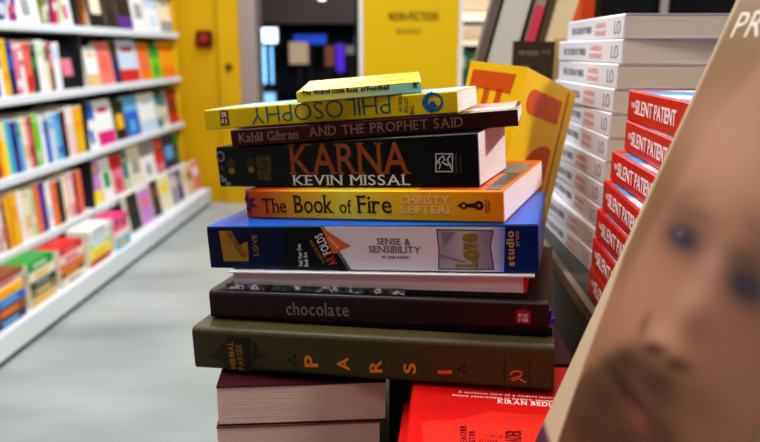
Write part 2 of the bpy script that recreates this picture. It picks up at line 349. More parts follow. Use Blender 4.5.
# covers standing on the deck beyond the piles
ST = [(133, 144, .21, 'black', 'dark'), (144, 156, .20, 'lilac', 'pink'), (156, 164, .22, 'dark', 'brown'), (164, 175, .22, 'cream', 'lemon'), (175, 181, .22, 'grey', 'pale_pink'),
      (181, 186, .21, 'purple', 'grey'), (186, 191, .22, 'cream', 'tan'), (191, 196, .2, 'tan', 'brown'), (196, 203, .21, 'salmon', 'white')]
for k, (a, b, h, col, acc) in enumerate(ST):
    X = -1.53; py = 236 - (a - 133) * .55; ya = ypx(a, py, X); yb = ypx(b, py, X); T = yb - ya - .006
    bm = bmesh.new(); fs = box(bm, -.03, 0, 0, T, 0, h)
    for q in (0, 1, 2, 3): fs[q].material_index = 1
    box(bm, -.001, .0006, T * .15, T * .85, h * .5, h * .8, 2)
    o = obj('book', bm, [M(PAL[col], .4), PAGE_FAR, M(PAL[acc], .4)], None, Matrix.Translation((X, ya, .1250)) @ Matrix.Rotation(R(-8), 4, 'Y'))
    tag(o, f'{col.replace("_", " ")} book standing on the bottom deck, {ORD[k + 1]} beyond the piles', 'book', 'books standing on the bottom deck')

# ------------------------------------------------------------------ yellow section sign beyond the table
sp0 = at(364, 221, 3.0); sp1 = at(454, 221, 3.0); sw = sp1.x - sp0.x; sy = sp0.y
t = tag(empty('section_sign', Matrix.Translation((sp0.x, sy, 0))), 'tall yellow section sign with pale edges behind the stack', 'sign')
obj('panel', BX(0, sw, .0, .05, .12, 1.75), M((214, 172, 4), .5), t)
for x in (-.016, sw): obj('edge_strip', BX(x, x + .016, -.006, .056, .12, 1.75), M((226, 222, 214), .5), t)
obj('foot', BX(-.05, sw + .05, -.16, .2, 0, .12), M((70, 70, 74), .5), t)
inv = t.matrix_world.inverted()
def sgn(px, py): return inv @ on_plane(px, py, Vector((0, sy, 0)), Vector((0, 1, 0)))
o = sgn(389, 21); place_text(t, 'lettering', 'NON-FICTION', o, sgn(438, 21) - o, sgn(389, 12) - o, M((60, 46, 2), .6), .04, 0, .12, .001)
o = sgn(397, 34); place_text(t, 'small_lettering', 'BOOKS', o, sgn(421, 34) - o, sgn(397, 29) - o, M((104, 82, 4), .6), .02, 0, .12, .001)

# ------------------------------------------------------------------ lit display shelves behind the table
p = at(478, 60, 4.0)
t = tag(empty('display_shelf', Matrix.Translation((p.x, p.y, 0))), 'warmly lit pale display shelf to the right of the yellow sign', 'bookcase')
obj('back_panel', BX(-.2, .22, .26, .29, 0, 1.9), M((226, 214, 190), .6), t)
for s in (-.2, .2): obj('side_panel', BX(s, s + .02, 0, .26, 0, 1.9), M((150, 132, 104), .6), t)
DZ = [.62, .92, 1.17, 1.30, 1.45, 1.88]
for z in DZ: obj('shelf', BX(-.18, .2, 0, .26, z - .02, z), M((236, 226, 206), .5), t)
area('shelf_lamp', (p.x, p.y - .25, 1.95), .3, .1, 18, (1, .93, .8), (R(-20), 0, 0))
k = 0
for z, n, cols in ((1.17, 4, ('cream', 'white')), (1.30, 5, ('white', 'cream')), (1.45, 5, ('cream', 'white'))):
    zz = z + .0005
    for q in range(n if z != 1.45 else 6):
        bm = bmesh.new(); fs = box(bm, -.16, .17 - .02 * random.random(), .01 + .01 * random.random(), .2, 0, .021)
        fs[2].material_index = 0; box(bm, -.1, .1, .009, .012, .006, .014, 1)
        o = obj('book', bm, [M(PAL[cols[q % 2]], .5), M((190, 150, 110), .5)], None, Matrix.Translation((p.x, p.y, zz))); zz += .0215; k += 1
        tag(o, f'{cols[q % 2]} book lying {ORD[q + 1]} from the bottom of its stack on the {"lower" if z == 1.17 else "middle" if z == 1.30 else "upper"} lit shelf', 'book', 'pale books on the lit shelf')
for q, (c, h) in enumerate((('green', .2), ('teal', .21), ('green', .19), ('olive', .2), ('dark', .21), ('green', .2))):
    bm = bmesh.new(); box(bm, 0, .052, .01, .18, 0, h); box(bm, .012, .04, .009, .012, h * .5, h * .8, 1)
    g = {'green': (24, 74, 40), 'teal': (30, 70, 66), 'olive': (74, 84, 40), 'dark': (52, 44, 42)}[c]
    o = obj('book', bm, [M(g, .5), M((150, 160, 130), .5)], None, Matrix.Translation((p.x - .165 + q * .056, p.y, .9205)))
    tag(o, f'dark {"green" if c != "dark" else "brown"} spine, {ORD[q + 1]} along the lit shelf below the pale stacks', 'book', 'dark spines on the lit shelf')

# ------------------------------------------------------------------ table
TZ = .85
t = tag(empty('display_table', Matrix.Translation((0, 0, 0))), 'dark display table under the stacked books', 'table')
bm = BX(-.11, 1.3, .05, 1.75, TZ - .04, TZ); bmesh.ops.bevel(bm, geom=list(bm.edges), offset=.004, segments=2, affect='EDGES')
obj('table_top', bm, noise_mat('table_laminate', [(.3, (46, 42, 42)), (.7, (58, 53, 52))], 8, (1, 6, 1), .45), t)
obj('cabinet', BX(-.06, 1.26, .12, 1.7, .08, TZ - .04), M((66, 60, 58), .6), t)
obj('plinth', BX(0, 1.2, .18, 1.64, 0, .08), M((30, 29, 30), .6), t)
RZ = .93
t = tag(empty('display_riser', Matrix.Translation((0, 0, 0))), 'low grey riser with a pale edge carrying the white and red stacks', 'riser')
obj('riser_body', BX(.1485, .62, .335, 1.0, TZ + .0002, RZ - .004), M((60, 55, 52), .5), t)
obj('edge_strip', BX(.142, .148, .33, 1.0, RZ - .010, RZ), M((112, 100, 88), .4), t)
obj('riser_top', BX(.148, .62, .335, 1.0, RZ - .004, RZ), M((50, 46, 45), .5), t)

# ------------------------------------------------------------------ the stack of titled books
P0 = Vector((.0866, .3951, .9564))
E1 = Vector((.93580, -.34019, .09242)); E2 = Vector((.34165, .93983, 0)); E3 = Vector((-.08686, .03158, .99572))
class Book:
    last = None
    def __init__(s, name, label, am, sd, bot, yaw, roll, x0, x1, Tl, Tr, Wd, cat='book', group='titled books in the tall stack'):
        """am, sd, bot: middle of the lower front edge in the stack's frame; x0..x1: extent along the spine; Tl, Tr: thickness at its ends"""
        m = frame(P0 + E1 * am + E2 * sd + E3 * bot, E1, E2, E3) @ Matrix.Rotation(R(yaw), 4, 'Z') @ Matrix.Rotation(R(-roll), 4, 'Y') @ Matrix.Translation((x0, 0, 0))
        L_, T_ = x1 - x0, max(Tl, Tr); pv = Book.last
        if pv:      # let it down onto the book below
            lift = max(pv.T * (pv.tl + (pv.tr - pv.tl) * min(1, max(0, q.x / pv.L))) - q.z
                       for q in (pv.inv @ (m @ Vector((a * L_, b_ * Wd, 0))) for a in (0, .25, .5, .75, 1) for b_ in (0, .5, 1))
                       if -.004 < q.x < pv.L + .004 and -.004 < q.y < pv.W + .004) + .0006
            m.translation += E3 * lift
        Book.last = s
        s.m = m; s.inv = m.inverted(); s.o = m.translation.copy(); s.n = (m.to_3x3() @ Vector((0, 1, 0)))
        s.L, s.T, s.W = x1 - x0, max(Tl, Tr), Wd; s.T0 = s.T
        s.tl, s.tr = Tl / s.T, Tr / s.T
        s.e = tag(empty(name, m), label, cat, group)
    def box(s, name, mat, *a):
        bm = BX(*a); s.warp(bm, None); return obj(name, bm, mat, s.e)
    def l(s, px, py, y=0):
        q = s.inv @ on_plane(px, py, s.o + s.n * y, s.n); return q
    def case(s, t, rnd, mat, hinge=False, flip=False, wedge=None, back=None):
        T, Wd = s.T, s.W; pr = [(Wd, T)]
        for k in range(7):
            a = math.pi / 2 * k / 6; pr.append((rnd - rnd * math.sin(a), T - rnd + rnd * math.cos(a)))
        for k in range(7):
            a = math.pi / 2 * k / 6; pr.append((rnd - rnd * math.cos(a), rnd - rnd * math.sin(a)))
        pr += [(Wd, 0), (Wd, t), (t + .002, t), (t + .002, T - t), (Wd, T - t)]
        if flip: pr = [(Wd - y, z) for y, z in pr]
        bm = bmesh.new(); prism(bm, pr, 0, s.L)
        s.warp(bm, wedge)
        s.cover = obj('cover', bm, mat, s.e)
        for f in s.cover.data.polygons:
            f.use_smooth = False
    def warp(s, bm, wedge):
        for v in bm.verts:
            f = v.co.x / s.L; v.co.z *= s.tl + (s.tr - s.tl) * f
            if wedge: v.co.z *= wedge(f, v.co.y / s.W)
    def pages(s, mat, t, ends=.0, fore=.0, flip=False, wedge=None, front=None):
        bm = bmesh.new(); y0, y1 = t + .0021, s.W - fore
        if flip: y0, y1 = s.W - y1, s.W - y0
        box(bm, ends, s.L - ends, y0, y1, t + .0001, s.T - t - .0001); s.warp(bm, wedge)
        return obj('page_block', bm, mat, s.e)
    def text(s, name, str_, pl, pr, h, mat, bold=0, serif=0, track=.1, rot=0, y=0, up=None):
        """baseline from pixel pl to pixel pr, cap height h pixels upward"""
        o = s.l(*pl, y); u = s.l(*pr, y) - o; v = s.l(pl[0], pl[1] - h, y) - o
        u.y = v.y = 0
        if up is None: v = Vector((-u.z, 0, u.x)).normalized() * v.length
        o.y = y
        if rot == 180: o, u, v = o + u + v, -u, -v
        if rot == 90: o, u, v = o + u, v, -u
        if rot == -90: o, u, v = o + v, -v, u
        return place_text(s.cover, name, str_, o, u, v, mat, bold, serif, track)
    def poly(s, name, pts, mat, lift=.0002, y=0):
        bm = bmesh.new(); q = []
        for p_ in pts:
            c = s.l(*p_, y); q.append(bm.verts.new((c.x, y - lift, min(max(c.z, .0003), s.T * (s.tl + (s.tr - s.tl) * c.x / s.L) - .0003))))
        bm.faces.new(q); return flat_obj(name, bm, mat, s.cover, Vector((0, -1, 0)), lift)
    def disc(s, name, px, py, rx, ry, mat, lift=.0002, hole=0, n=28, y=0):
        c = s.l(px, py, y); sx = (s.l(px + rx, py, y) - c).length; sz = (s.l(px, py + ry, y) - c).length
        bm = bmesh.new(); o = [bm.verts.new((c.x + sx * math.cos(2 * math.pi * k / n), y - lift, c.z + sz * math.sin(2 * math.pi * k / n))) for k in range(n)]
        if hole:
            i = [bm.verts.new((c.x + hole * sx * math.cos(2 * math.pi * k / n), y - lift, c.z + hole * sz * math.sin(2 * math.pi * k / n))) for k in range(n)]
            for k in range(n): bm.faces.new((o[k], o[(k + 1) % n], i[(k + 1) % n], i[k]))
        else: bm.faces.new(o)
        return flat_obj(name, bm, mat, s.cover, Vector((0, -1, 0)), lift)
    def top(s, name, x0, x1, y0, y1, mat, lift=.0002, pts=None):
        bm = bmesh.new(); pts = pts or [(x0, y0), (x1, y0), (x1, y1), (x0, y1)]
        bm.faces.new([bm.verts.new((a, b, s.T * (s.tl + (s.tr - s.tl) * a / s.L) + lift)) for a, b in pts])
        return flat_obj(name, bm, mat, s.cover, Vector((0, 0, 1)), lift)
gold = M((176, 124, 40), .35, .2)

# --- thick olive cookbook at the bottom of the titled books
b = Book('hardback_book', 'thick olive green hardback with orange spaced capitals, lowest titled spine of the stack', -.1275, 0, -.0313, 9, -2.9, -.1178, .1251, .0303, .0303, .155)
olive = noise_mat('olive_cloth', [(.3, (58, 50, 28)), (.7, (68, 59, 34))], 300, (1, 1, 1), .38, 2, .1)
b.case(.0028, .004, olive); b.pages(PAGE_CREAM, .0028, .003, .004)
org = M((226, 128, 24), .45)
for ch, x0, x1, y0, y1 in (('P', 305, 318.5, 367, 355.5), ('A', 338, 350, 370.5, 357.5), ('R', 370, 382.5, 372.5, 360.5), ('S', 404, 416.5, 373.5, 363.5), ('I', 438, 452, 373.5, 370.5)):
    b.text('title_letter', ch, (x0, y0), (x1, y0), y0 - y1, org if ch != 'I' else M((226, 92, 24), .45), .022, rot=90)
blk = M((28, 24, 18), .5)
for x, y in ((290, 360), (295, 356.5), (295.5, 364), (459, 369), (464, 366), (464, 372)): b.disc('ornament_dot', x, y, 1.8, 1.8, blk, n=12)
b.poly('emblem_panel', [(226, 336), (250, 338), (251, 374), (227, 372)], M((34, 28, 17), .5))
b.text('author_text', 'NIRMAL', (231, 369), (237, 369), 27, M((150, 112, 34), .4, .2), .03, 1, rot=90)
b.text('author_text', 'PARSEE', (239, 370), (245, 370), 25, M((140, 104, 34), .4, .2), .03, 1, rot=90)
for pts in ([(222, 345), (225, 340), (225, 372), (223, 362), (209, 356)], [(252, 341), (255, 342), (260, 353), (267, 357), (254, 360), (252, 372)]): b.poly('ornament', pts, M((44, 36, 22), .5))
for x in (504.5, 529.5): b.poly('ornament_bar', [(x - 1, 360), (x + 1, 360), (x + 1, 388), (x - 1, 388)], M((44, 36, 24), .5))
def stroke(b, name, pts, wpx, mat, lift=.0003):
    bm = bmesh.new(); P = [Vector(p_) for p_ in pts]
    L_, R_ = [], []
    for i, p_ in enumerate(P):
        d = (P[min(i + 1, len(P) - 1)] - P[max(i - 1, 0)]).normalized(); n = Vector((-d.y, d.x)) * wpx / 2
        for lst, q in ((L_, p_ + n), (R_, p_ - n)):
            c = b.l(q.x, q.y); lst.append(bm.verts.new((c.x, -lift, c.z)))
    for i in range(len(P) - 1): bm.faces.new((L_[i], L_[i + 1], R_[i + 1], R_[i]))
    return flat_obj(name, bm, mat, b.cover, Vector((0, -1, 0)), lift)
stroke(b, 'publisher_mark', [(510, 375), (513, 371.5), (518, 371), (522, 372.5), (521, 376), (514, 377.5), (511, 379), (514, 380.5), (519, 377.5)], 1.2, M((220, 88, 20), .45))
stroke(b, 'publisher_mark', [(517, 377), (521, 379.5), (526, 382.5)], 1.3, M((220, 88, 20), .45))

# --- dark chocolate book
b = Book('hardback_book', 'dark brown hardback titled in small grey lowercase letters, lying on the olive book', -.1245, .0165, -.0007, 8, -2.85, -.1158, .1176, .0206, .0226, .14)
b.case(.0022, .0035, M((40, 22, 26), .33)); b.pages(PAGE_CREAM, .0022, .003, .004)
b.poly('lower_board_and_shade', [(207, 317.5), (552, 327.5), (552, 345), (207, 330)], M((10, 8, 9), .35), .0004)  # black lower board, with the shade along its foot painted into the same strip
b.text('title', 'chocolate', (287, 315), (349, 316.5), 13, M((136, 118, 116), .5), 0, 0, .12)
b.poly('publisher_badge', [(516, 310), (531, 311), (531, 324), (516, 323)], M((140, 22, 36), .45))
b.text('badge_letters', 'HB', (518.5, 321.5), (528.5, 322), 3.6, M((220, 170, 176), .5), .02)
b.text('badge_letters', 'EE', (518.5, 317), (528.5, 317.5), 3.6, M((220, 170, 176), .5), .02)
b.poly('badge_tip', [(521, 310), (523.5, 307.5), (526, 310.3)], M((140, 22, 36), .45))
# ribbon marker hanging from its right end
bm = bmesh.new(); tube(bm, [(b.L - .004, .010, .0125), (b.L + .0006, .009, .0125), (b.L + .0018, .008, .009), (b.L + .002, .0075, .0055)], .0026, 10); obj('ribbon_marker', bm, M((96, 40, 190), .5), b.e)

# --- photo-covered book with its fore edge to the front
b = Book('paperback_book', 'pale book showing its page edges and speckled cover, between the brown and the boxed book', -.122, .0225, .0213, 8, -2.36, -.1029, .0995, .0128, .0154, .135)
wh = M((226, 224, 232), .3)
b.case(.001, .0012, wh, flip=True)
spk = noise_mat('photo_cover_edge', [(.36, (24, 28, 16)), (.47, (70, 84, 30)), (.55, (60, 74, 150)), (.63, (236, 232, 222)), (.72, (40, 46, 30))], 170, (1, 1, 1), .4, 3)
obj('lower_cover', BX(-.002, b.L + .001, -.001, b.W, .0, .0030), M((22, 26, 22), .35), b.e)
obj('photo_edge', BX(-.003, b.L * .62, -.0022, -.0009, -.0001, .0036), spk, b.e)
bm = bmesh.new(); box(bm, .002, b.L, .0, b.W - .004, .0031, b.T - .0012); b.warp(bm, None); obj('page_block', bm, pages_mat((196, 176, 186), (218, 204, 214)), b.e)
b.box('red_endpaper', M((186, 24, 30), .5), b.L - .0002, b.L + .0022, .0, b.W - .004, .0033, b.T - .001)
bm = bmesh.new(); prism(bm, [(-.003, b.T - .001), (-.003, b.T + .0), (b.W - .01, b.T + .0), (b.W - .01, b.T - .001)], .0, b.L + .007); b.warp(bm, None); obj('upper_cover', bm, wh, b.e)

# --- boxed classic
b = Book('boxed_book', 'navy and white boxed book with a gold badge and a photo of carved letters', -.123, .025, .0361, 7.5, -1.62, -.1182, .1097, .0300, .0311, .118)
navy = M((4, 14, 50), .3)
b.case(.0012, .0012, navy); b.pages(PAGE_WHITE, .0012, .0, .0)
b.box('end_panel', M((2, 66, 166), .35), b.L - .0002, b.L + .0006, .001, b.W, .0003, b.T - .0003)
b.box('top_panel', M((0, 80, 182), .3), 0, b.L, .0006, b.W, b.T - .0002, b.T + .0003)
b.poly('black_band', [(285, 226), (324, 226), (352, 273), (283, 272)], M((9, 9, 12), .35))
b.poly('white_field', [(320, 226), (507, 227), (506, 274), (348, 273)], grad_mat('spine_field', 0, b.L, [(.0, (222, 214, 220)), (.86, (214, 208, 220)), (.905, (120, 140, 200)), (.96, (70, 104, 190))], .4))
b.poly('blue_band', [(505, 226), (538, 226), (537, 276), (504, 275)], M((6, 28, 92), .3), .00025)
b.poly('orange_triangle', [(321, 226), (351, 246), (333, 254)], M((206, 96, 40), .4), .0003)
b.poly('gold_badge', [(219, 231), (231, 231), (240, 245), (247.5, 241.5), (249, 261), (224, 261)], M((164, 116, 36), .35, .25), .0003)
o = b.l(226, 233); place_text(b.cover, 'badge_lettering', 'ARTFOLDS', Vector((o.x, -.0004, o.z)), b.l(243, 258) - o, (b.l(231, 231) - o) * 1.0, M((112, 78, 24), .4), .01)
b.text('series_title', 'LOVE', (254, 256), (259, 256), 21, M((140, 104, 44), .4, .2), .02, 1, rot=90)
wtx = M((206, 206, 212), .5)
for i, (s_, x, h_) in enumerate((('Fold Your Own', 299, 22), ('Book Art', 304.5, 14))): b.text('small_text', s_, (x, 266 + .5 * i), (x + 4, 266 + .5 * i), h_, wtx, .015, rot=90, y=-.0003)
def slant(b, name, s_, p0, p1, p2, mat, bold=0, y=-.0004):
    o = b.l(*p0); u = b.l(*p1) - o; v = b.l(*p2) - o; o.y = y; u.y = v.y = 0
    return place_text(b.cover, name, s_, o, u, v, mat, bold)
slant(b, 'badge_lettering', 'ART', (338, 263), (330.5, 251), (330, 266.5), M((176, 52, 30), .4), .03)
slant(b, 'badge_lettering', 'FOLDS', (331.5, 252), (322, 232.5), (324, 255.5), M((206, 206, 208), .4), .02)
slant(b, 'badge_lettering', 'CLASSIC EDITIONS', (325.5, 262), (312, 239.5), (323, 263.5), M((150, 112, 40), .4), .01)
slant(b, 'badge_lettering', 'BOOKS', (339.5, 247), (330, 237), (337.5, 248.5), M((236, 190, 160), .4), .01)
gtx = M((84, 78, 88), .5)
b.text('title', 'SENSE &', (377, 244.3), (410, 245), 6.2, gtx, 0, 1, .1, y=-.0002)
b.text('title', 'SENSIBILITY', (369, 252.2), (421, 253.2), 6.4, gtx, 0, 1, .1, y=-.0002)
b.text('author', 'BY JANE AUSTEN', (382, 258.7), (409, 259.3), 2.8, gtx, .01, 0, .1, y=-.0002)
frm = M((58, 52, 70), .5)
b.poly('picture_frame', [(436, 229), (494, 230), (491, 246), (494.5, 270), (438, 269.5), (438.5, 250)], frm, .0003)
b.poly('picture', [(437.3, 230.4), (492.8, 231.2), (489.8, 246), (493, 268.8), (439.3, 268.2), (439.8, 250)], grad_mat('photo_tones', 0, b.L, [(.74, (150, 138, 152)), (.8, (176, 166, 178)), (.85, (140, 128, 148)), (.9, (100, 92, 116))], .4), .0004)
for pts in ([(440, 254), (466, 261), (466, 263), (440, 257)], [(441, 232), (456, 232), (444, 247)], [(478, 235), (488, 243), (488, 246)]): b.poly('picture_fold', pts, M((122, 110, 128), .4), .0005)
olv = M((126, 108, 26), .4)
for ch, pa, pb, h_ in (('L', (456, 267.8), (478, 267.8), 7.5), ('o', (463, 259.5), (480, 259.5), 9.5), ('v', (463.5, 249.3), (478.5, 249.3), 6), ('e', (462.5, 242.3), (478, 242.3), 9)):
    b.text('carved_letter', ch, pa, pb, h_, olv, .05, 1, y=-.0006, rot=90)
b.text('publisher_name', 'studio', (507, 266), (515, 266), 35, M((170, 130, 84), .4), .03, rot=90, y=-.0004)
b.text('publisher_name', 'press', (516, 246), (520.5, 246), 14.5, M((150, 112, 74), .4), .02, rot=90, y=-.0004)
box_b = b

# --- orange and yellow novel
b = Book('paperback_book', 'yellow and orange paperback novel with black title, under the thick black book', -.116, .0395, .0672, 0, -1.3, -.1082, .0816, .0205, .0205, .14)
fire = grad_mat('fire_cover', 0, b.L, [(.0, (186, 48, 10)), (.10, (220, 88, 14)), (.24, (240, 166, 18)), (.42, (250, 216, 56)), (.62, (244, 184, 12)), (.85, (238, 152, 8)), (1, (228, 120, 10))])
b.case(.0006, .0012, fire); b.pages(PAGE_WHITE, .0006)
dk = M((42, 28, 14), .5)
b.text('title', 'The', (263, 212.6), (287, 212.6), 14, dk, 0, 1, .07)
b.text('title', 'Book', (294, 212.8), (334, 213), 17.5, dk, .004, 1, .06)
b.text('title', 'of', (340, 213), (352, 213), 13, dk, 0, 1, .06)
b.text('title', 'Fire', (357, 213), (392, 213.2), 17.5, dk, .004, 1, .07)
cr = M((246, 206, 130), .5)
b.text('author', 'CHRISTY', (400, 203.5), (450, 204), 7.4, cr, 0, 1, .12)
b.text('author', 'LEFTERI', (401, 213), (450, 213.6), 7.4, cr, 0, 1, .12)
pl = M((66, 24, 60), .5)
for k in range(8):
    a = 2 * math.pi * k / 8 + .2; cx, cy = 245.5, 204; rr = 12
    if k in (3, 4, 5): continue
    ex, ey = cx + rr * math.cos(a), cy + rr * .95 * math.sin(a); nx, ny = -math.sin(a) * 2.2, math.cos(a) * 2.2
    if ex < 245: continue
    b.poly('flower_petal', [(cx + 2 * math.cos(a), cy + 2 * math.sin(a)), ((cx + ex) / 2 + nx, (cy + ey) / 2 + ny), (ex, ey), ((cx + ex) / 2 - nx, (cy + ey) / 2 - ny)], pl, .0003)
lk = M((36, 24, 14), .5)
b.disc('key_ornament', 463.5, 205.5, 3.6, 3.6, lk, .0003, .5); b.disc('key_ornament', 479, 205.5, 4.6, 4.6, lk, .0003, .35)
b.poly('key_ornament', [(457, 205.5), (460.5, 203.5), (460.5, 207.5)], lk, .0003); b.poly('key_ornament', [(466, 203.8), (475.5, 203), (475.5, 208), (466, 207.2)], lk, .0003)
b.text('small_text', 'MANILLA', (485.5, 213), (487.3, 213), 14, M((120, 66, 10), .5), .01, rot=90)
b.text('small_text', 'PRESS', (488.3, 211), (490, 211), 10, M((120, 66, 10), .5), .01, rot=90)
L, Wd = b.L, b.W
b.top('cover_art', 0, 0, 0, 0, M((206, 76, 26), .3), .0002, [(L * .7, .004), (L - .002, .004), (L - .002, Wd - .003), (L * .72, Wd - .003)])
b.top('cover_art', 0, 0, 0, 0, M((242, 112, 40), .3), .0004, [(L - .03, .03), (L - .004, .018), (L - .004, .065), (L - .04, .075)])
b.top('cover_art', 0, 0, 0, 0, M((96, 86, 88), .3), .0004, [(L - .012, .004), (L - .003, .004), (L - .003, .12), (L - .014, .06)])
b.top('cover_art', 0, 0, 0, 0, M((120, 116, 120), .3), .0005, [(L - .035, .08), (L - .003, .07), (L - .003, .12), (L - .04, .12)])

# --- thick black novel
b = Book('paperback_book', 'thick black paperback with large brown serif capitals and a white author line', -.133, .050, .0887, 0, -1.25, -.1189, .0812, .0302, .0354, .08)
wedge = None
b.case(.0006, .0018, M((6, 5, 7), .28), wedge=wedge); b.pages(PAGE_WHITE, .0006, wedge=wedge)
brn = M((140, 66, 14), .4)
b.text('title', 'KARNA', (290, 174.2), (411, 174), 30, brn, .006, 1, .06)
b.text('author', 'KEVIN MISSAL', (293, 185.2), (410.5, 185.2), 10, M((214, 210, 212), .45), .0, 1, .12)
b.text('small_text', 'NOVEL', (455.5, 172.5), (457.5, 172.5), 20, M((84, 82, 86), .5), .0, rot=90)
b.text('small_text', 'FICTION', (460, 173), (462, 173), 18, M((70, 68, 72), .5), .0, rot=90)
wl = M((190, 188, 192), .45)
for q in ([(435.5, 153.3), (453, 153.3), (453, 154.3), (435.5, 154.3)], [(435.5, 171), (453, 171), (453, 172), (435.5, 172)], [(435.5, 153.3), (436.5, 153.3), (436.5, 172), (435.5, 172)], [(452, 153.3), (453, 153.3), (453, 172), (452, 172)]): b.poly('logo_frame', q, wl, .0003)
stroke(b, 'logo_mark', [(437, 163.5), (440, 158), (443, 156), (445, 160), (442, 162), (447, 165), (451, 164)], 1.4, wl)
stroke(b, 'logo_mark', [(450.5, 155), (447.5, 159), (448.5, 163), (452, 169)], 1.4, wl)
stroke(b, 'logo_mark', [(438, 160), (440.5, 165), (439, 169)], 1.0, wl)
gd = M((128, 94, 20), .4, .3)
b.poly('cover_art', [(256, 156), (271, 155), (272, 181), (258, 179)], noise_mat('art_tones', [(.35, (44, 34, 12)), (.65, (86, 66, 26))], 260, (1, 1, 1), .4), .0003)
for x, y in ((232, 171), (251.5, 169.5)): b.disc('cover_art_glow', x, y, 3.2, 3.2, gd, .0004, n=14); b.disc('cover_art_glow', x - .5, y - 7, 4.2, 5.5, M((52, 44, 22), .4), .0003, n=14)
b.disc('cover_art_ring', 220.5, 156.5, 4.2, 5.5, M((104, 106, 116), .4), .0003, .62); b.disc('cover_art_glow', 222, 168, 2.5, 2.5, M((70, 52, 44), .4), .0003, n=12)
for x, y, r in ((224, 180, 3), (228.5, 184, 2.6), (221.5, 176.5, 1.8)): b.disc('cover_art_glow', x, y, r, r * .8, M((110, 116, 126), .4), .0003, n=12)

# --- thin maroon book, turned a little
b = Book('paperback_book', 'thin dark maroon paperback with faded serif lettering, on the thick black book', -.112, .0595, .1229, 10, .2, -.1191, .0839, .0117, .0108, .11)
mar = noise_mat('maroon_cover', [(.3, (50, 18, 18)), (.7, (60, 24, 23))], 40, (1, 1, 1), .4)
b.case(.0005, .0006, mar); b.pages(PAGE_WHITE, .0005, .0004, .0005)
ft = M((146, 108, 92), .5)
b.text('author', 'Kahlil Gibran', (239, 142.5), (299, 138.6), 9, ft, 0, 1, .1)
b.text('title', 'AND THE PROPHET SAID', (309, 136.7), (463, 126.8), 9.6, ft, 0, 1, .13)
b.top('cover_art', b.L * .55, b.L - .003, .02, b.W - .004, noise_mat('cover_picture', [(.3, (150, 92, 84)), (.6, (196, 176, 172))], 30, (1, 1, 1), .3))

# --- yellow philosophy book, upside down
b = Book('paperback_book', 'yellow paperback with upside down teal capitals and a round blue emblem', -.141, .0595, .1348, 6, -.05, -.1155, .0734, .0148, .0147, .085)
yel = M((232, 198, 4), .35)
b.case(.0006, .0012, yel); b.pages(PAGE_WHITE, .0006)
b.top('top_cover', .0, b.L - .001, .001, b.W - .001, M((150, 206, 222), .3), .0002)
tl = M((0, 104, 126), .4)
b.text('title', 'PHILOSOPHY', (252, 124.0), (391, 113.2), 16.5, tl, -.012, 0, .11, rot=180)
for i, (s_, x, h_) in enumerate((('THE', 410, 10), ('LITTLE', 404, 15), ('BOOK OF', 398.2, 18))):
    b.text('small_title', s_, (x, 112.5 + (18 - h_) / 2 - 1 - (x - 398) * .07), (x + 4, 112.5 + (18 - h_) / 2 - 1 - (x - 398) * .07), h_, M((110, 104, 60), .4), .01, rot=-90)
em = M((22, 96, 170), .4)
b.disc('emblem', 434, 102.3, 9.2, 9.6, em, .0003, .70)
b.disc('emblem_head', 433, 105, 4.6, 3.6, em, .0004, n=18); b.disc('emblem_head', 438, 101.5, 3, 4, yel, .0005, n=16)
for k in range(9): a = R(100 + 20 * k); b.disc('emblem_curl', 433 + 9.5 * math.cos(a), 102.3 + 9.3 * math.sin(a), 1.6, 1.6, em, .0003, n=8)
b.poly('publisher_label', [(219.5, 110.5), (228, 110), (229.5, 125), (221, 125.6)], M((122, 52, 40), .5), .0003)
for y0 in (117.3, 124.3): b.text('label_letters', 'DK' if y0 < 120 else 'SJ', (221.8, y0), (227.3, y0 - .4), 5, M((232, 214, 200), .5), .03, y=-.0004)

# --- little football book on top
b = Book('paperback_book', 'small thin yellow and pale green book lying on top of the whole stack', -.117, .0595, .1501, 20, -.1, -.0593, .0259, .0066, .0066, .07)
wd2 = lambda x, y: 1 + 1.0 * max(0, y) ** 1.2
gr2 = grad_mat('football_cover', 0, b.L, [(.0, (240, 226, 60)), (.35, (226, 232, 110)), (.75, (170, 222, 196)), (1, (140, 210, 216))])
b.case(.0005, .0006, gr2, wedge=wd2); b.pages(PAGE_WHITE, .0005, wedge=wd2)
T0 = b.T; b.T = .03
b.text('title', 'The', (302.5, 95.2), (311, 94.7), 4.6, dk, .045, 0, .1)
b.text('title', 'Wicked', (313.5, 94.6), (330, 93.2), 4.5, M((34, 30, 120), .5), .04, 0, .08)
b.text('title', 'Little Book of', (332, 93.2), (365.5, 91.2), 4.6, dk, .045, 0, .1)
b.text('title', 'Football', (367, 91.0), (389.5, 89.0), 4.6, dk, .05, 0, .1)
b.text('publisher_mark', 'HB', (413, 87.6), (417.5, 87.3), 5.2, dk, .0, rot=90)
b.T = T0
bm = bmesh.new()
def topq(x0, x1, f0, f1):
    q = []
    for x, f in ((x0, f0), (x1, f0), (x1, f1), (x0, f1)): q.append(bm.verts.new((x, f * b.W, b.T * (1 + 1.0 * f ** 1.2) + .0006)))
    bm.faces.new(q)
for k in range(6): topq(.0005, b.L - .0005, k / 6, (k + 1) / 6)
bmesh.ops.remove_doubles(bm, verts=bm.verts, dist=1e-6)
flat_obj('front_cover', bm, M((236, 208, 44), .35), b.cover, Vector((0, 0, 1)), .0004)
bm = bmesh.new(); topq(.012, .026, .42, .72); flat_obj('cover_badge', bm, M((150, 120, 70), .4), b.cover, Vector((0, 0, 1)), -.0003)
bm = bmesh.new(); topq(.036, b.L - .012, .35, .5); topq(.044, b.L - .02, .6, .72); flat_obj('cover_lettering', bm, M((206, 150, 60), .4), b.cover, Vector((0, 0, 1)), -.0003)

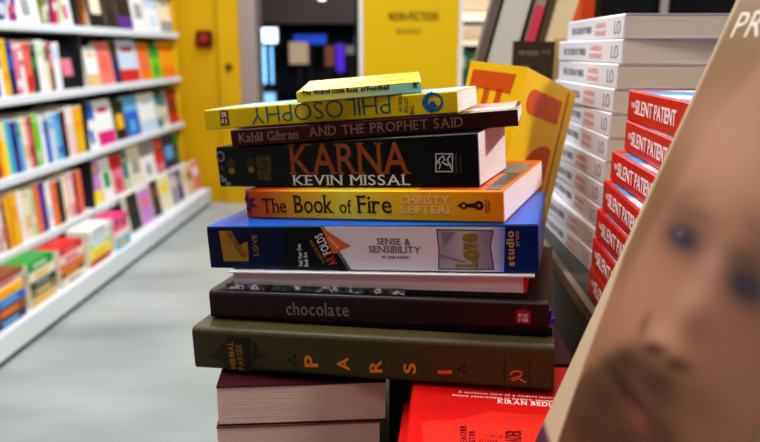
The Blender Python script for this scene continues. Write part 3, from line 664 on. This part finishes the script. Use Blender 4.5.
# ------------------------------------------------------------------ pale page blocks and red books underneath
def simple_book(name, mw, L, Wd, T, cover, pg, label, group, t=.0008, spine='back', cat='book'):
    e = tag(empty(name, mw), label, cat, group)
    bm = bmesh.new()
    pr = [(0, 0), (Wd, 0), (Wd, T), (0, T), (0, T - t), (Wd - t - .001, T - t), (Wd - t - .001, t), (0, t)]
    if spine == 'front': pr = [(Wd - y, z) for y, z in pr]
    prism(bm, pr, 0, L); obj('cover', bm, cover, e)
    y0, y1 = (0.0005, Wd - t - .0012) if spine == 'back' else (t + .0012, Wd - .0005)
    obj('page_block', BX(.0004, L - .0004, y0, y1, t + .0001, T - t - .0001), pg, e)
    return e
PZ1, PT1 = .9078, .0232
up = Vector((0, 0, 1))
pa = on_plane(216, 387, Vector((0, 0, PZ1)), up); pb = on_plane(386, 381.5, Vector((0, 0, PZ1)), up)
pdx = (pb - pa).normalized(); pdy = up.cross(pdx)
PTW = (PZ1 - TZ - .0009) / 2
LP = (pb - pa).length
simple_book('paperback_book', frame(pa - up * PTW, pdx, pdy, up), LP, .17, PTW, M((48, 10, 20), .4), PAGE_PINK, 'paperback showing pinkish page ends under the olive book, upper of the two', 'page-end books below the stack')
simple_book('paperback_book', frame(pa - up * (2 * PTW + .0004) - pdx * .0012 - pdy * .001, pdx, pdy, up), LP * .975, .17, PTW, M((92, 60, 54), .4), PAGE_PINK, 'paperback showing pinkish page ends at the frame bottom, below its twin', 'page-end books below the stack')

red_m = M((206, 16, 12), .38)
def red_book(a, yaw, T, label):
    m = Matrix.Translation(a) @ Matrix.Rotation(R(yaw), 4, 'Z') @ Matrix.Rotation(R(-1.6), 4, 'Y') @ Matrix.Translation((0, 0, -T))
    Lx, Ly = .13, .2
    m = m @ Matrix.Translation((0, -Ly + .03, 0))
    e = tag(empty('paperback_book', m), label, 'book', 'red paperbacks in the low pile')
    bm = bmesh.new(); pr = [(0, T)] ; t = .0006
    # spine on the left (local x = 0), cover wraps round it
    prof = [(Lx, T)]
    for k in range(6): q = math.pi / 2 * k / 5; prof.append((.003 - .003 * math.sin(q), T - .003 + .003 * math.cos(q)))
    for k in range(6): q = math.pi / 2 * k / 5; prof.append((.003 - .003 * math.cos(q), .003 - .003 * math.sin(q)))
    prof += [(Lx, 0), (Lx, t), (t + .002, t), (t + .002, T - t), (Lx, T - t)]
    v0 = [bm.verts.new((x, 0, z)) for x, z in prof]; v1 = [bm.verts.new((x, Ly, z)) for x, z in prof]; n = len(prof)
    for i in range(n): bm.faces.new((v0[i], v0[(i + 1) % n], v1[(i + 1) % n], v1[i]))
    bm.faces.new(v0); bm.faces.new(list(reversed(v1)))
    obj('cover', bm, red_m, e)
    obj('page_block', BX(t + .0021, Lx - .0005, .0006, Ly - .0006, t + .0001, T - t - .0001), PAGE_CREAM, e)
    wm = M((226, 190, 186), .5)
    place_text(e, 'spine_lettering', 'KIRAN BEDI', Vector((-.0002, Ly * .9, T * .32)), Vector((0, -Ly * .45, 0)), Vector((0, 0, T * .36)), wm, .01, 1)
    return e, m, T
RB = on_plane(412, 384, Vector((0, 0, .9128)), up)
e, m, T = red_book(RB, -4, .0213, 'bright red paperback with small white lettering, top of the low pile under the olive book')
inv = m.inverted(); tn = m.to_3x3() @ Vector((0, 0, 1)); tp = m @ Vector((0, 0, T))
def rl(px, py): q = inv @ on_plane(px, py, tp, tn); q.z = T; return q
wm = M((250, 214, 206), .5)
def rtext(name, s_, p0, p1, h, mat, bold, serif=0):
    o = rl(*p0); u = rl(*p1) - o; v = rl(p0[0], p0[1] - h) - o
    v = Vector((-u.y, u.x, 0)).normalized() * v.length
    return place_text(e, name, s_, o, u, v, mat, bold, serif, .12, .0003)
rtext('quote_text', 'A complete view of a modern leader with', (458, 393.2), (570, 400.5), 1.9, wm, .02)
rtext('quote_text', 'future generations of leaders, teachers and', (452, 396.4), (570, 403.6), 1.9, wm, .02)
rtext('author', 'KIRAN BEDI', (497, 403.5), (551, 407), 4.2, wm, .03, 1)
dr = M((70, 10, 14), .5)
def rpoly(name, pts, mat, lift=.0002):
    bm = bmesh.new(); bm.faces.new([bm.verts.new(rl(*q) + Vector((0, 0, lift))) for q in pts]); return flat_obj(name, bm, mat, e, Vector((0, 0, 1)), lift)
rpoly('cover_shape', [(421, 424), (432, 420), (447, 421.5), (470, 417), (492, 411), (520, 414), (546, 416), (556, 446), (424, 446)], M((220, 38, 26), .38))
def rv(name, s_, x0, x1, y0, y1):   # word running up the cover
    o = rl(x1, y0); u = rl(x1 - .5, y1) - o; v = rl(x0, y0) - o
    return place_text(e, name, s_, o, u, v, dr, .02, 0, .12, .0005)
rv('cover_word', 'TEACHER', 460, 467, 446, 426); rv('cover_word', 'SISTER', 469, 475.5, 447, 431); rv('cover_word', 'LEADER', 505, 522, 447, 431)
rtext('cover_word', 'UPLIFT', (487, 438), (507, 440), 3.6, dr, .01); rtext('cover_word', 'POWER', (479, 443), (498, 444.5), 4, dr, .02)
red_book(RB + Vector((-.0075, -.012, -.0217)), -4, .0405, 'red paperback sticking out on the spine side, directly under the top red one')
# dark maroon book lying low behind the red pile, under the olive one
mw = frame(Vector((pb.x + .0015, .478, TZ + .0003)), Vector((1, 0, 0)), Vector((0, 1, 0)), up)
e = simple_book('hardback_book', mw, .124 - pb.x - .004, .12, .058, M((60, 12, 18), .4), PAGE_CREAM, 'dark maroon book low in the shadow beside the right end of the olive spine', None, spine='front')
place_text(e, 'spine_lettering', 'KOR', Vector((.124 - pb.x - .034, 0, .036)), Vector((.026, 0, 0)), Vector((0, 0, .015)), M((120, 84, 84), .5), .02)

# ------------------------------------------------------------------ standing yellow and orange book
hd = Vector((.925, -.38, 0)).normalized(); bk = Vector((.38, .925, 0)).normalized()
def standing(name, mw, w_, T, h, cover, pg, label, cat='book', group=None, t=.002):
    """upright book: spine on the local -y face; width w_ into +y, thickness T along x, height h along z"""
    e = tag(empty(name, mw), label, cat, group)
    bm = bmesh.new(); pr = [(0, 0), (T, 0), (T, w_), (T - t, w_), (T - t, t + .001), (t, t + .001), (t, w_), (0, w_)]
    lo = [bm.verts.new((x, y, 0)) for x, y in pr]; hi = [bm.verts.new((x, y, h)) for x, y in pr]; n = len(pr)
    for i in range(n): bm.faces.new((lo[i], lo[(i + 1) % n], hi[(i + 1) % n], hi[i]))
    bm.faces.new(lo); bm.faces.new(list(reversed(hi))); obj('cover', bm, cover, e)
    obj('page_block', BX(t + .0002, T - t - .0002, t + .0012, w_ - .004, .002, h - .003), pg, e)
    return e

Z12, B8 = R(12), R(8)
zl = Vector((math.sin(Z12), math.sin(B8), 1)).normalized()
xl = Vector((math.cos(R(34)), -math.sin(R(34)), 0)); xl = (xl - zl * xl.dot(zl)).normalized(); yl = zl.cross(xl)
Bt = at(527, 67, .60); SW, CW = .054, .118; hh = .30
for _ in range(4):
    org_ = Bt - zl * hh; low = min((org_ + yl * CW).z, org_.z, (org_ - xl * SW).z, (org_ - xl * SW + yl * CW).z); hh += (low - TZ - .0006) / zl.z
mw = frame(Bt - zl * hh - xl * SW, xl, yl, zl)
ym = M((250, 202, 0), .4); orr = M((218, 84, 2), .4)
e = standing('hardback_book', mw, CW, SW, hh, ym, PAGE_CREAM, 'thick yellow hardback with orange letter shapes, standing between the titled stack and white stack', t=.003)
def fq(pts, name='cover_lettering'):      # print on the spine face: x from 0 to SW, z from the top downwards
    bm = bmesh.new(); bm.faces.new([bm.verts.new((x, -.0003, hh - z)) for x, z in pts]); flat_obj(name, bm, orr, e, Vector((0, -1, 0)), .0003)
fq([(.004, .007), (.046, .007), (.044, .024), (.004, .022)])
for x in (.007, .019, .031): fq([(x, .021), (x + .0055, .021), (x + .0035, .075), (x - .002, .075)])
def cq(pts, name='cover_lettering'):      # print on the board face: y from 0 to CW
    bm = bmesh.new(); bm.faces.new([bm.verts.new((SW + .0003, y, hh - z)) for y, z in pts]); flat_obj(name, bm, orr, e, Vector((1, 0, 0)), .0003)
cq([(.014 + .012 - .012 * math.cos(R(q)), .026 - .011 * math.sin(R(q))) for q in range(90, -91, -15)] + [(.098, .037), (.098, .015)] if False else
   [(.026 - .012 * math.cos(R(q)), .025 + .011 * math.sin(R(q))) for q in range(-90, 91, 15)] + [(.088, .036), (.088, .014)])
cq([(.078 + .05 * math.cos(R(q)), .098 + .040 * math.sin(R(q))) for q in range(180, 271, 10)] + [(.088, .060), (.088, .17), (.02, .17), (.0, .14), (.0, .128), (.012, .118), (.026, .112)])
cq([(.098, .004), (.1015, .004), (.1015, hh - .002), (.098, hh - .002)], 'board_joint')

# ------------------------------------------------------------------ white stack
a_ = R(2.09); fx = Vector((math.cos(a_), math.sin(a_), 0)); fy = Vector((-math.sin(a_), math.cos(a_), 0))
wh2 = M((220, 218, 226), .35); tg = M((124, 120, 128), .5); rs_ = M((216, 146, 146), .5); lg = M((132, 130, 142), .5)
WN = [(624, 14), (622, 43), (617, 72), (613, 99), (610, 126), (607, 151), (604, 176), (601, 200), (598, 223), (595, 248), (592, 272)]
WL, WD, WT = .198, .150, .0204
near = .615
for k, (px, py) in enumerate(WN):
    z = RZ + .0003 + (len(WN) - 1 - k) * WT
    x_ = (px - 380) / FPX * (near * math.cos(PITCH) - (z + .01 - CAM.z) * math.sin(PITCH)); o_ = fx * x_ + fy * near
    o_.z = z
    # book frame: local x along the spine from near to far, y into the book
    tw = R(random.uniform(-1.6, 1.6))
    ex = fy.copy(); ey = fx.copy(); ex.rotate(Matrix.Rotation(tw, 3, 'Z')); ey.rotate(Matrix.Rotation(tw, 3, 'Z'))
    m = frame(o_, -ex, ey, up)                            # x runs towards the camera
    m = m @ Matrix.Translation((-WL, 0, 0))
    e = empty('paperback_book', m)
    where = 'topmost' if k == 0 else 'lowest' if k == len(WN) - 1 else ORD[k + 1] + ' from the top'
    tag(e, f'white paperback with grey and pink spine lettering, {where} of the white stack', 'book', 'white paperbacks in the tall stack')
    T = WT - .0004; t = .0006
    bm = bmesh.new(); pr = [(WD, T), (.001, T), (0, T - .001), (0, .001), (.001, 0), (WD, 0), (WD, t), (t + .001, t), (t + .001, T - t), (WD, T - t)]
    prism(bm, pr, 0, WL); cv = obj('cover', bm, wh2, e)
    bm = bmesh.new(); box(bm, .0005, WL - .0004, t + .0012, WD - .0006, t + .0001, T - t - .0001); obj('page_block', bm, PAGE_CREAM, e)
    X_, Z_ = Vector((1, 0, 0)), Vector((0, 0, 1))
    place_text(cv, 'title', 'THE STATION OF WINDS', Vector((.02, 0, T * .30)), X_ * .078, Z_ * (T * .34), tg, .02, 0, .1)
    place_text(cv, 'author', 'ANDREA', Vector((.112, 0, T * .52)), X_ * .034, Z_ * (T * .24), rs_, .01)
    place_text(cv, 'author', 'STEWART', Vector((.110, 0, T * .16)), X_ * .038, Z_ * (T * .24), rs_, .01)
    place_text(cv, 'publisher_logo', 'LO', Vector((.172, 0, T * .2)), X_ * .017, Z_ * (T * .56), lg, .0)

# ------------------------------------------------------------------ red stack
ra_ = R(3.0); gy = Vector((math.sin(ra_), math.cos(ra_), 0)); gx = Vector((math.cos(ra_), -math.sin(ra_), 0))
RN = [(628, 121), (625, 152), (611, 187), (603, 217), (596, 248), (592, 276), (589, 303)]
RT, RL, RW = .0236, .198, .129
red2 = M((198, 20, 18), .36); tw_ = M((236, 224, 224), .5); bl = noise_mat('cover_picture', [(.35, (30, 84, 150)), (.55, (96, 160, 200)), (.7, (214, 220, 226))], 22, (1, 1, 1), .35)
far = .565
for k, (px, py) in enumerate(RN):
    z = RZ + .0003 + (len(RN) - 1 - k) * RT
    x_ = (px - 380) / FPX * (far * math.cos(PITCH) - (z + .01 - CAM.z) * math.sin(PITCH)); o_ = fx * x_ + fy * far; o_.z = z
    m = frame(o_, -gy, gx, up) @ Matrix.Rotation(R(random.uniform(-1, 1)), 4, 'Z')
    e = empty('paperback_book', m)
    where = 'topmost' if k == 0 else 'lowest' if k == len(RN) - 1 else ORD[k + 1] + ' from the top'
    tag(e, f'red paperback with narrow white spine lettering, {where} in the red stack', 'book', 'red paperbacks in the stack')
    T = RT - .0004; t = .0006
    bm = bmesh.new(); pr = [(RW, T), (.001, T), (0, T - .001), (0, .001), (.001, 0), (RW, 0), (RW, t), (t + .001, t), (t + .001, T - t), (RW, T - t)]
    prism(bm, pr, 0, RL); cv = obj('cover', bm, red2, e)
    bm = bmesh.new(); box(bm, .0004, RL - .0005, t + .0012, RW - .0006, t + .0001, T - t - .0001); obj('page_block', bm, PAGE_CREAM, e)
    bm = bmesh.new(); bm.faces.new([bm.verts.new(v) for v in ((.018, .002, T + .0001), (RL - .002, .002, T + .0001), (RL - .002, RW - .002, T + .0001), (.004, RW - .002, T + .0001))])
    flat_obj('front_cover_art', bm, bl, cv, Vector((0, 0, 1)), .0001)
    place_text(cv, 'title', 'THE', Vector((.010, 0, T * .46)), X_ * .009, Z_ * (T * .17), tw_, .0)
    place_text(cv, 'title', 'SILENT', Vector((.021, 0, T * .28)), X_ * .045, Z_ * (T * .44), tw_, .0, 0, .06)
    place_text(cv, 'title', 'PATIENT', Vector((.070, 0, T * .28)), X_ * .046, Z_ * (T * .44), tw_, .012, 0, .06)

# ------------------------------------------------------------------ large book with a portrait on its cover, in front on the right
PE0 = Vector((.0636, .3298, .9256)); PD = Vector((-.0525, -.9986, 0)); PU = Vector((.3301, -.0173, .9438)).normalized()
PD = (PD - PU * PD.dot(PU)).normalized(); PN = PU.cross(PD)       # points away from the viewer's side or towards it, fixed below
if PN.dot(CAM - PE0) < 0: PN = -PN
PW, PH, PT = .156, .246, .024
m = frame(PE0 - PN * PT, PD, PN, PU)
e = tag(empty('hardback_book', m), 'large book with a close-up photo of a bearded man on its leaning cover', 'book')
FEAT = [
(44.0, 152.5, 0.075, -0.012, 0.07, -0.33, (112, 76, 52), 0.55),
(112.0, 153.0, 0.07, 0.01, -0.05, -0.30, (84, 56, 40), 0.6),
(53.4, 176.6, 0.0226, 0.041, 0.0114, -0.0469, (182, 132, 110), 0.8),
(42.8, 107.3, 0.0137, 0.0816, 0.0359, -0.0353, (172, 120, 92), 0.6),
(86.5, 121.6, -0.0065, 0.1086, 0.1073, -0.0252, (178, 130, 106), 0.8),
(80.1, 104.8, -0.0026, 0.2147, 0.1081, -0.1191, (182, 132, 108), 0.8),
(141.9, 114.6, 0.0521, 0.0588, 0.0383, -0.0714, (122, 82, 60), 0.8),
(135.7, 101.1, 0.0449, 0.055, 0.059, -0.0999, (112, 74, 52), 0.7),
(102.9, 116.7, 0.1012, -0.0246, 0.0149, -0.2006, (112, 72, 54), 0.75),
(56.7, 138.8, 0.0608, -0.0112, 0.0094, -0.1611, (100, 64, 50), 0.9),
(53.6, 146.4, 0.0638, -0.0031, 0.0356, -0.3927, (110, 72, 54), 0.7),
(58.4, 137.5, 0.1025, -0.0357, 0.0119, -0.3601, (38, 34, 46), 0.95),
(54.1, 138.1, 0.3304, 0.4516, 0.2573, -0.9425, (120, 130, 150), 0.5),
(115.9, 139.6, 0.0803, -0.0023, 0.0022, -0.1705, (74, 48, 42), 0.95),
(110.9, 144.1, 0.0945, -0.0096, 0.0296, -0.405, (80, 54, 42), 0.7),
(117.3, 137.7, 0.1383, -0.0393, -0.0015, -0.3759, (34, 32, 44), 0.95),
(88.8, 137.0, -0.0185, 0.1942, 0.1495, 0.0182, (172, 126, 108), 0.5),
(78.8, 97.9, 0.1599, -0.0622, 0.158, -0.5435, (74, 42, 30), 0.85),
(100.4, 101.8, 0.1406, -0.0213, 0.1437, -0.4946, (66, 40, 30), 0.85),
(60.7, 100.7, -0.0422, 0.2547, 0.2886, 0.0205, (120, 76, 54), 0.6),
(58.7, 83.0, 0.0051, 0.1381, 0.1104, -0.1683, (72, 46, 28), 0.9),
(94.8, 91.4, 0.0649, -0.016, 0.063, -0.2517, (66, 42, 28), 0.9),
(117.8, 98.0, 0.0872, -0.0303, 0.034, -0.2279, (100, 66, 44), 0.7),
(82.2, 77.4, 0.0478, -0.0173, 0.035, -0.4694, (46, 22, 18), 0.95),
(92.3, 76.3, 0.0927, -0.0522, 0.0301, -0.3316, (112, 62, 50), 0.75),
(57.9, 64.8, 0.0557, -0.0277, 0.0094, -0.1287, (76, 48, 30), 0.85),
(56.4, 49.3, 0.0592, -0.0176, 0.0379, -0.1482, (70, 46, 30), 0.8),
(85.7, 62.8, 0.0712, -0.028, 0.1011, -0.2079, (66, 42, 28), 0.8),
(29.7, 77.6, -0.024, 0.1184, 0.0815, 0.0275, (150, 106, 76), 0.6),
(110.8, 80.5, 0.0801, 0.0121, 0.0677, -0.2211, (74, 46, 32), 0.75),
]
def edge(v):       # where the head begins, mm from the cover's far edge, at height v mm
    return float(np.interp(v, [0, 25, 37, 61, 96, 115, 139, 165, 246], [38, 30, 26, 18, 10, 5, 3.5, 3, 3]))
def hair(v):
    return float(np.interp(v, [0, 80, 99, 116, 134, 156, 174, 195, 211, 246], [16, 22, 25, 22, 23, 28, 34, 44, 56, 80]))
def sm(x): x = min(1, max(0, x)); return x * x * (3 - 2 * x)
def portrait(u, v):
    bgc = np.array((194, 170, 140.)); hc = np.array((128, 88, 50.)); sk = np.array((160, 108, 82.)) - np.array((.62, .50, .42)) * max(0, u - 66)
    c = sk.copy()
    hw = sm((hair(v) - u) / 14 + .5) * sm((v - 92) / 20); c = c * (1 - hw) + hc * hw
    for cu, cv, a, b_, d, f, col, s in FEAT:
        p, q = u - cu, v - cv; g = min(1, s * 1.12) * math.exp(-.5 * ((a * p + b_ * q) ** 2 + (d * p + f * q) ** 2)); c = c * (1 - g) + np.array(col, float) * g
    # beard hair
    ln = float(np.interp(u, [15, 25, 40, 58, 80, 100, 120, 156], [40, 62, 76, 88, 95, 96, 88, 66])) + 3 * math.sin(u * 1.7) * math.sin(v * .31 + u * .2)
    bw = sm((ln - v) / 18 + .5) * float(np.interp(u, [30, 100, 130], [.62, .56, .32])); c = c * (1 - bw) + np.array((62, 40, 26.)) * bw
    c = c * (.94 + .05 * math.sin(u * 2.3 + v * .7) * math.sin(v * 1.1 - u * .4) * bw)
    for cu, cv, a, b_, d, f, col, s in FEAT[-7:-5]:
        p, q = u - cu, v - cv; g = s * math.exp(-.5 * ((a * p + b_ * q) ** 2 + (d * p + f * q) ** 2)); c = c * (1 - g) + np.array(col, float) * g
    ew = sm((u - edge(v)) / 6 + .5); c = bgc * (1 - ew) + c * ew
    if v < 22 and u < 60: k = sm((22 - v + u * .05) / 6); c = c * (1 - k) + np.array((60, 44, 66.)) * k
    return c
bm = bmesh.new(); NU, NV = 96, 150; col = bm.loops.layers.float_color.new('print')
g = [[bm.verts.new((PW * i / NU, PT + .0003, PH * j / NV)) for i in range(NU + 1)] for j in range(NV + 1)]
pc = [[(*lin(np.clip(portrait(1000 * PW * i / NU, 1000 * PH * j / NV), 0, 255)), 1) for i in range(NU + 1)] for j in range(NV + 1)]
for j in range(NV):
    for i in range(NU):
        f = bm.faces.new((g[j][i], g[j][i + 1], g[j + 1][i + 1], g[j + 1][i]))
        for l, (jj, ii) in zip(f.loops, ((j, i), (j, i + 1), (j + 1, i + 1), (j + 1, i))): l[col] = pc[jj][ii]
pm, nt, bs = node_mat('portrait_print', .42)
at_ = nt.nodes.new('ShaderNodeAttribute'); at_.attribute_name = 'print'; nt.links.new(at_.outputs['Color'], bs.inputs['Base Color'])
me = bpy.data.meshes.new('portrait_print'); bm.to_mesh(me); bm.free(); me.materials.append(pm)
for p_ in me.polygons: pass
o = link('portrait_print', me, e)
bm = bmesh.new(); t = .0022
pr = [(0, 0), (PW, 0), (PW, PT), (0, PT), (0, PT - t), (PW - t - .002, PT - t), (PW - t - .002, t), (0, t)]
lo = [bm.verts.new((x, y, 0)) for x, y in pr]; hi = [bm.verts.new((x, y, PH)) for x, y in pr]; n = len(pr)
for i in range(n): bm.faces.new((lo[i], lo[(i + 1) % n], hi[(i + 1) % n], hi[i]))
bm.faces.new(lo); bm.faces.new(list(reversed(hi))); obj('cover', bm, M((206, 178, 140), .45), e)
obj('page_block', BX(.003, PW - t - .0022, t + .0002, PT - t - .0002, .003, PH - .003), PAGE_CREAM, e)
place_text(e, 'title', 'PR', Vector((.012, PT + .0004, .2165)), Vector((.028, 0, 0)), Vector((0, 0, .0105)), M((226, 214, 200), .5), .0, 0, .12, .0003)

# ------------------------------------------------------------------ books standing at the back of the table
def back_book(px, py, d, w_, T, h, lean, yaw, cover, label, pg=PAGE_CREAM, TZ=TZ):
    """px, py: upper near-left corner in the photograph at distance d; stands on the table, leaning to the right"""
    tp_ = at(px, py, d)
    z_ = Vector((math.sin(lean), 0, math.cos(lean))); y_ = Vector((math.sin(yaw), math.cos(yaw), 0)); x_ = y_.cross(z_).normalized(); y_ = z_.cross(x_)
    hgt = (tp_.z - TZ) / z_.z + T * abs(math.tan(lean))
    if h: hgt = h
    org = tp_ - z_ * (hgt - 0)
    dz = TZ + .0008 - min(org.z, (org + x_ * T).z); org.z += dz
    e = standing('hardback_book', frame(org, x_, y_, z_), w_, T, hgt, cover, pg, label)
    return e, hgt
e, h_ = back_book(514, 43, .86, .04, .048, 0, R(1), R(6), M((58, 44, 38), .4), 'dark brown book with pale faded lettering, standing behind the yellow hardback', TZ=RZ)
place_text(e, 'lettering', 'THE POETRY', Vector((.006, 0, h_ - .017)), X_ * .024, Z_ * .006, M((150, 132, 116), .5), .02)
place_text(e, 'lettering', 'OF US', Vector((.033, 0, h_ - .015)), X_ * .010, Z_ * .005, M((130, 112, 96), .5), .02)
place_text(e, 'lettering', 'VOL', Vector((.010, 0, h_ - .034)), X_ * .012, Z_ * .006, M((130, 116, 104), .5), .02)
back_book(553, 40, .87, .04, .022, 0, R(1), R(6), M((206, 176, 120), .5), 'tan book standing close behind the far edge of the white stack', TZ=RZ)
g1, _ = back_book(505, -40, 1.1, .12, .012, 0, R(14), R(3), M((104, 92, 88), .5), 'thin dark grey book leaning behind, nearest the yellow sign')
g2, _ = back_book(519, -40, 1.1, .12, .039, 0, R(14), R(3), M((206, 200, 194), .5), 'wide pale grey book leaning at the back of the table')
g3, hh3 = back_book(549, -40, 1.1, .12, .016, 0, R(14), R(3), M((150, 140, 126), .5), 'grey leaning book with a pink spine band at the back of table')
bx3 = BX(.002, .016, -.0004, .0, hh3 - .155, hh3 - .075); obj('spine_band', bx3, M((214, 60, 84), .5), g3)
g4, _ = back_book(562, -40, 1.1, .12, .0112, 0, R(14), R(3), M((84, 66, 52), .5), 'thin dark brown book leaning beside the tan one at the back')
g5, _ = back_book(571.5, -40, 1.1, .12, .032, 0, R(14), R(3), M((232, 206, 164), .5), 'wide tan book leaning at the back behind the white stack')
back_book(588, -60, 1.20, .12, .020, 0, R(1), R(0), M((206, 70, 24), .5), 'orange red book standing upright behind the top of the white stack')
back_book(606, -60, 1.21, .12, .100, 0, 0, R(0), M((16, 18, 24), .4), 'large black book standing behind the top of the white stack, beside orange one')
back_book(667, -60, 1.20, .12, .012, 0, 0, R(0), M((150, 146, 144), .5), 'thin grey book standing between two large black ones at the back')
back_book(677, -60, 1.21, .12, .130, 0, 0, R(0), M((14, 14, 18), .4), 'large black book standing at the back, nearest the portrait cover')
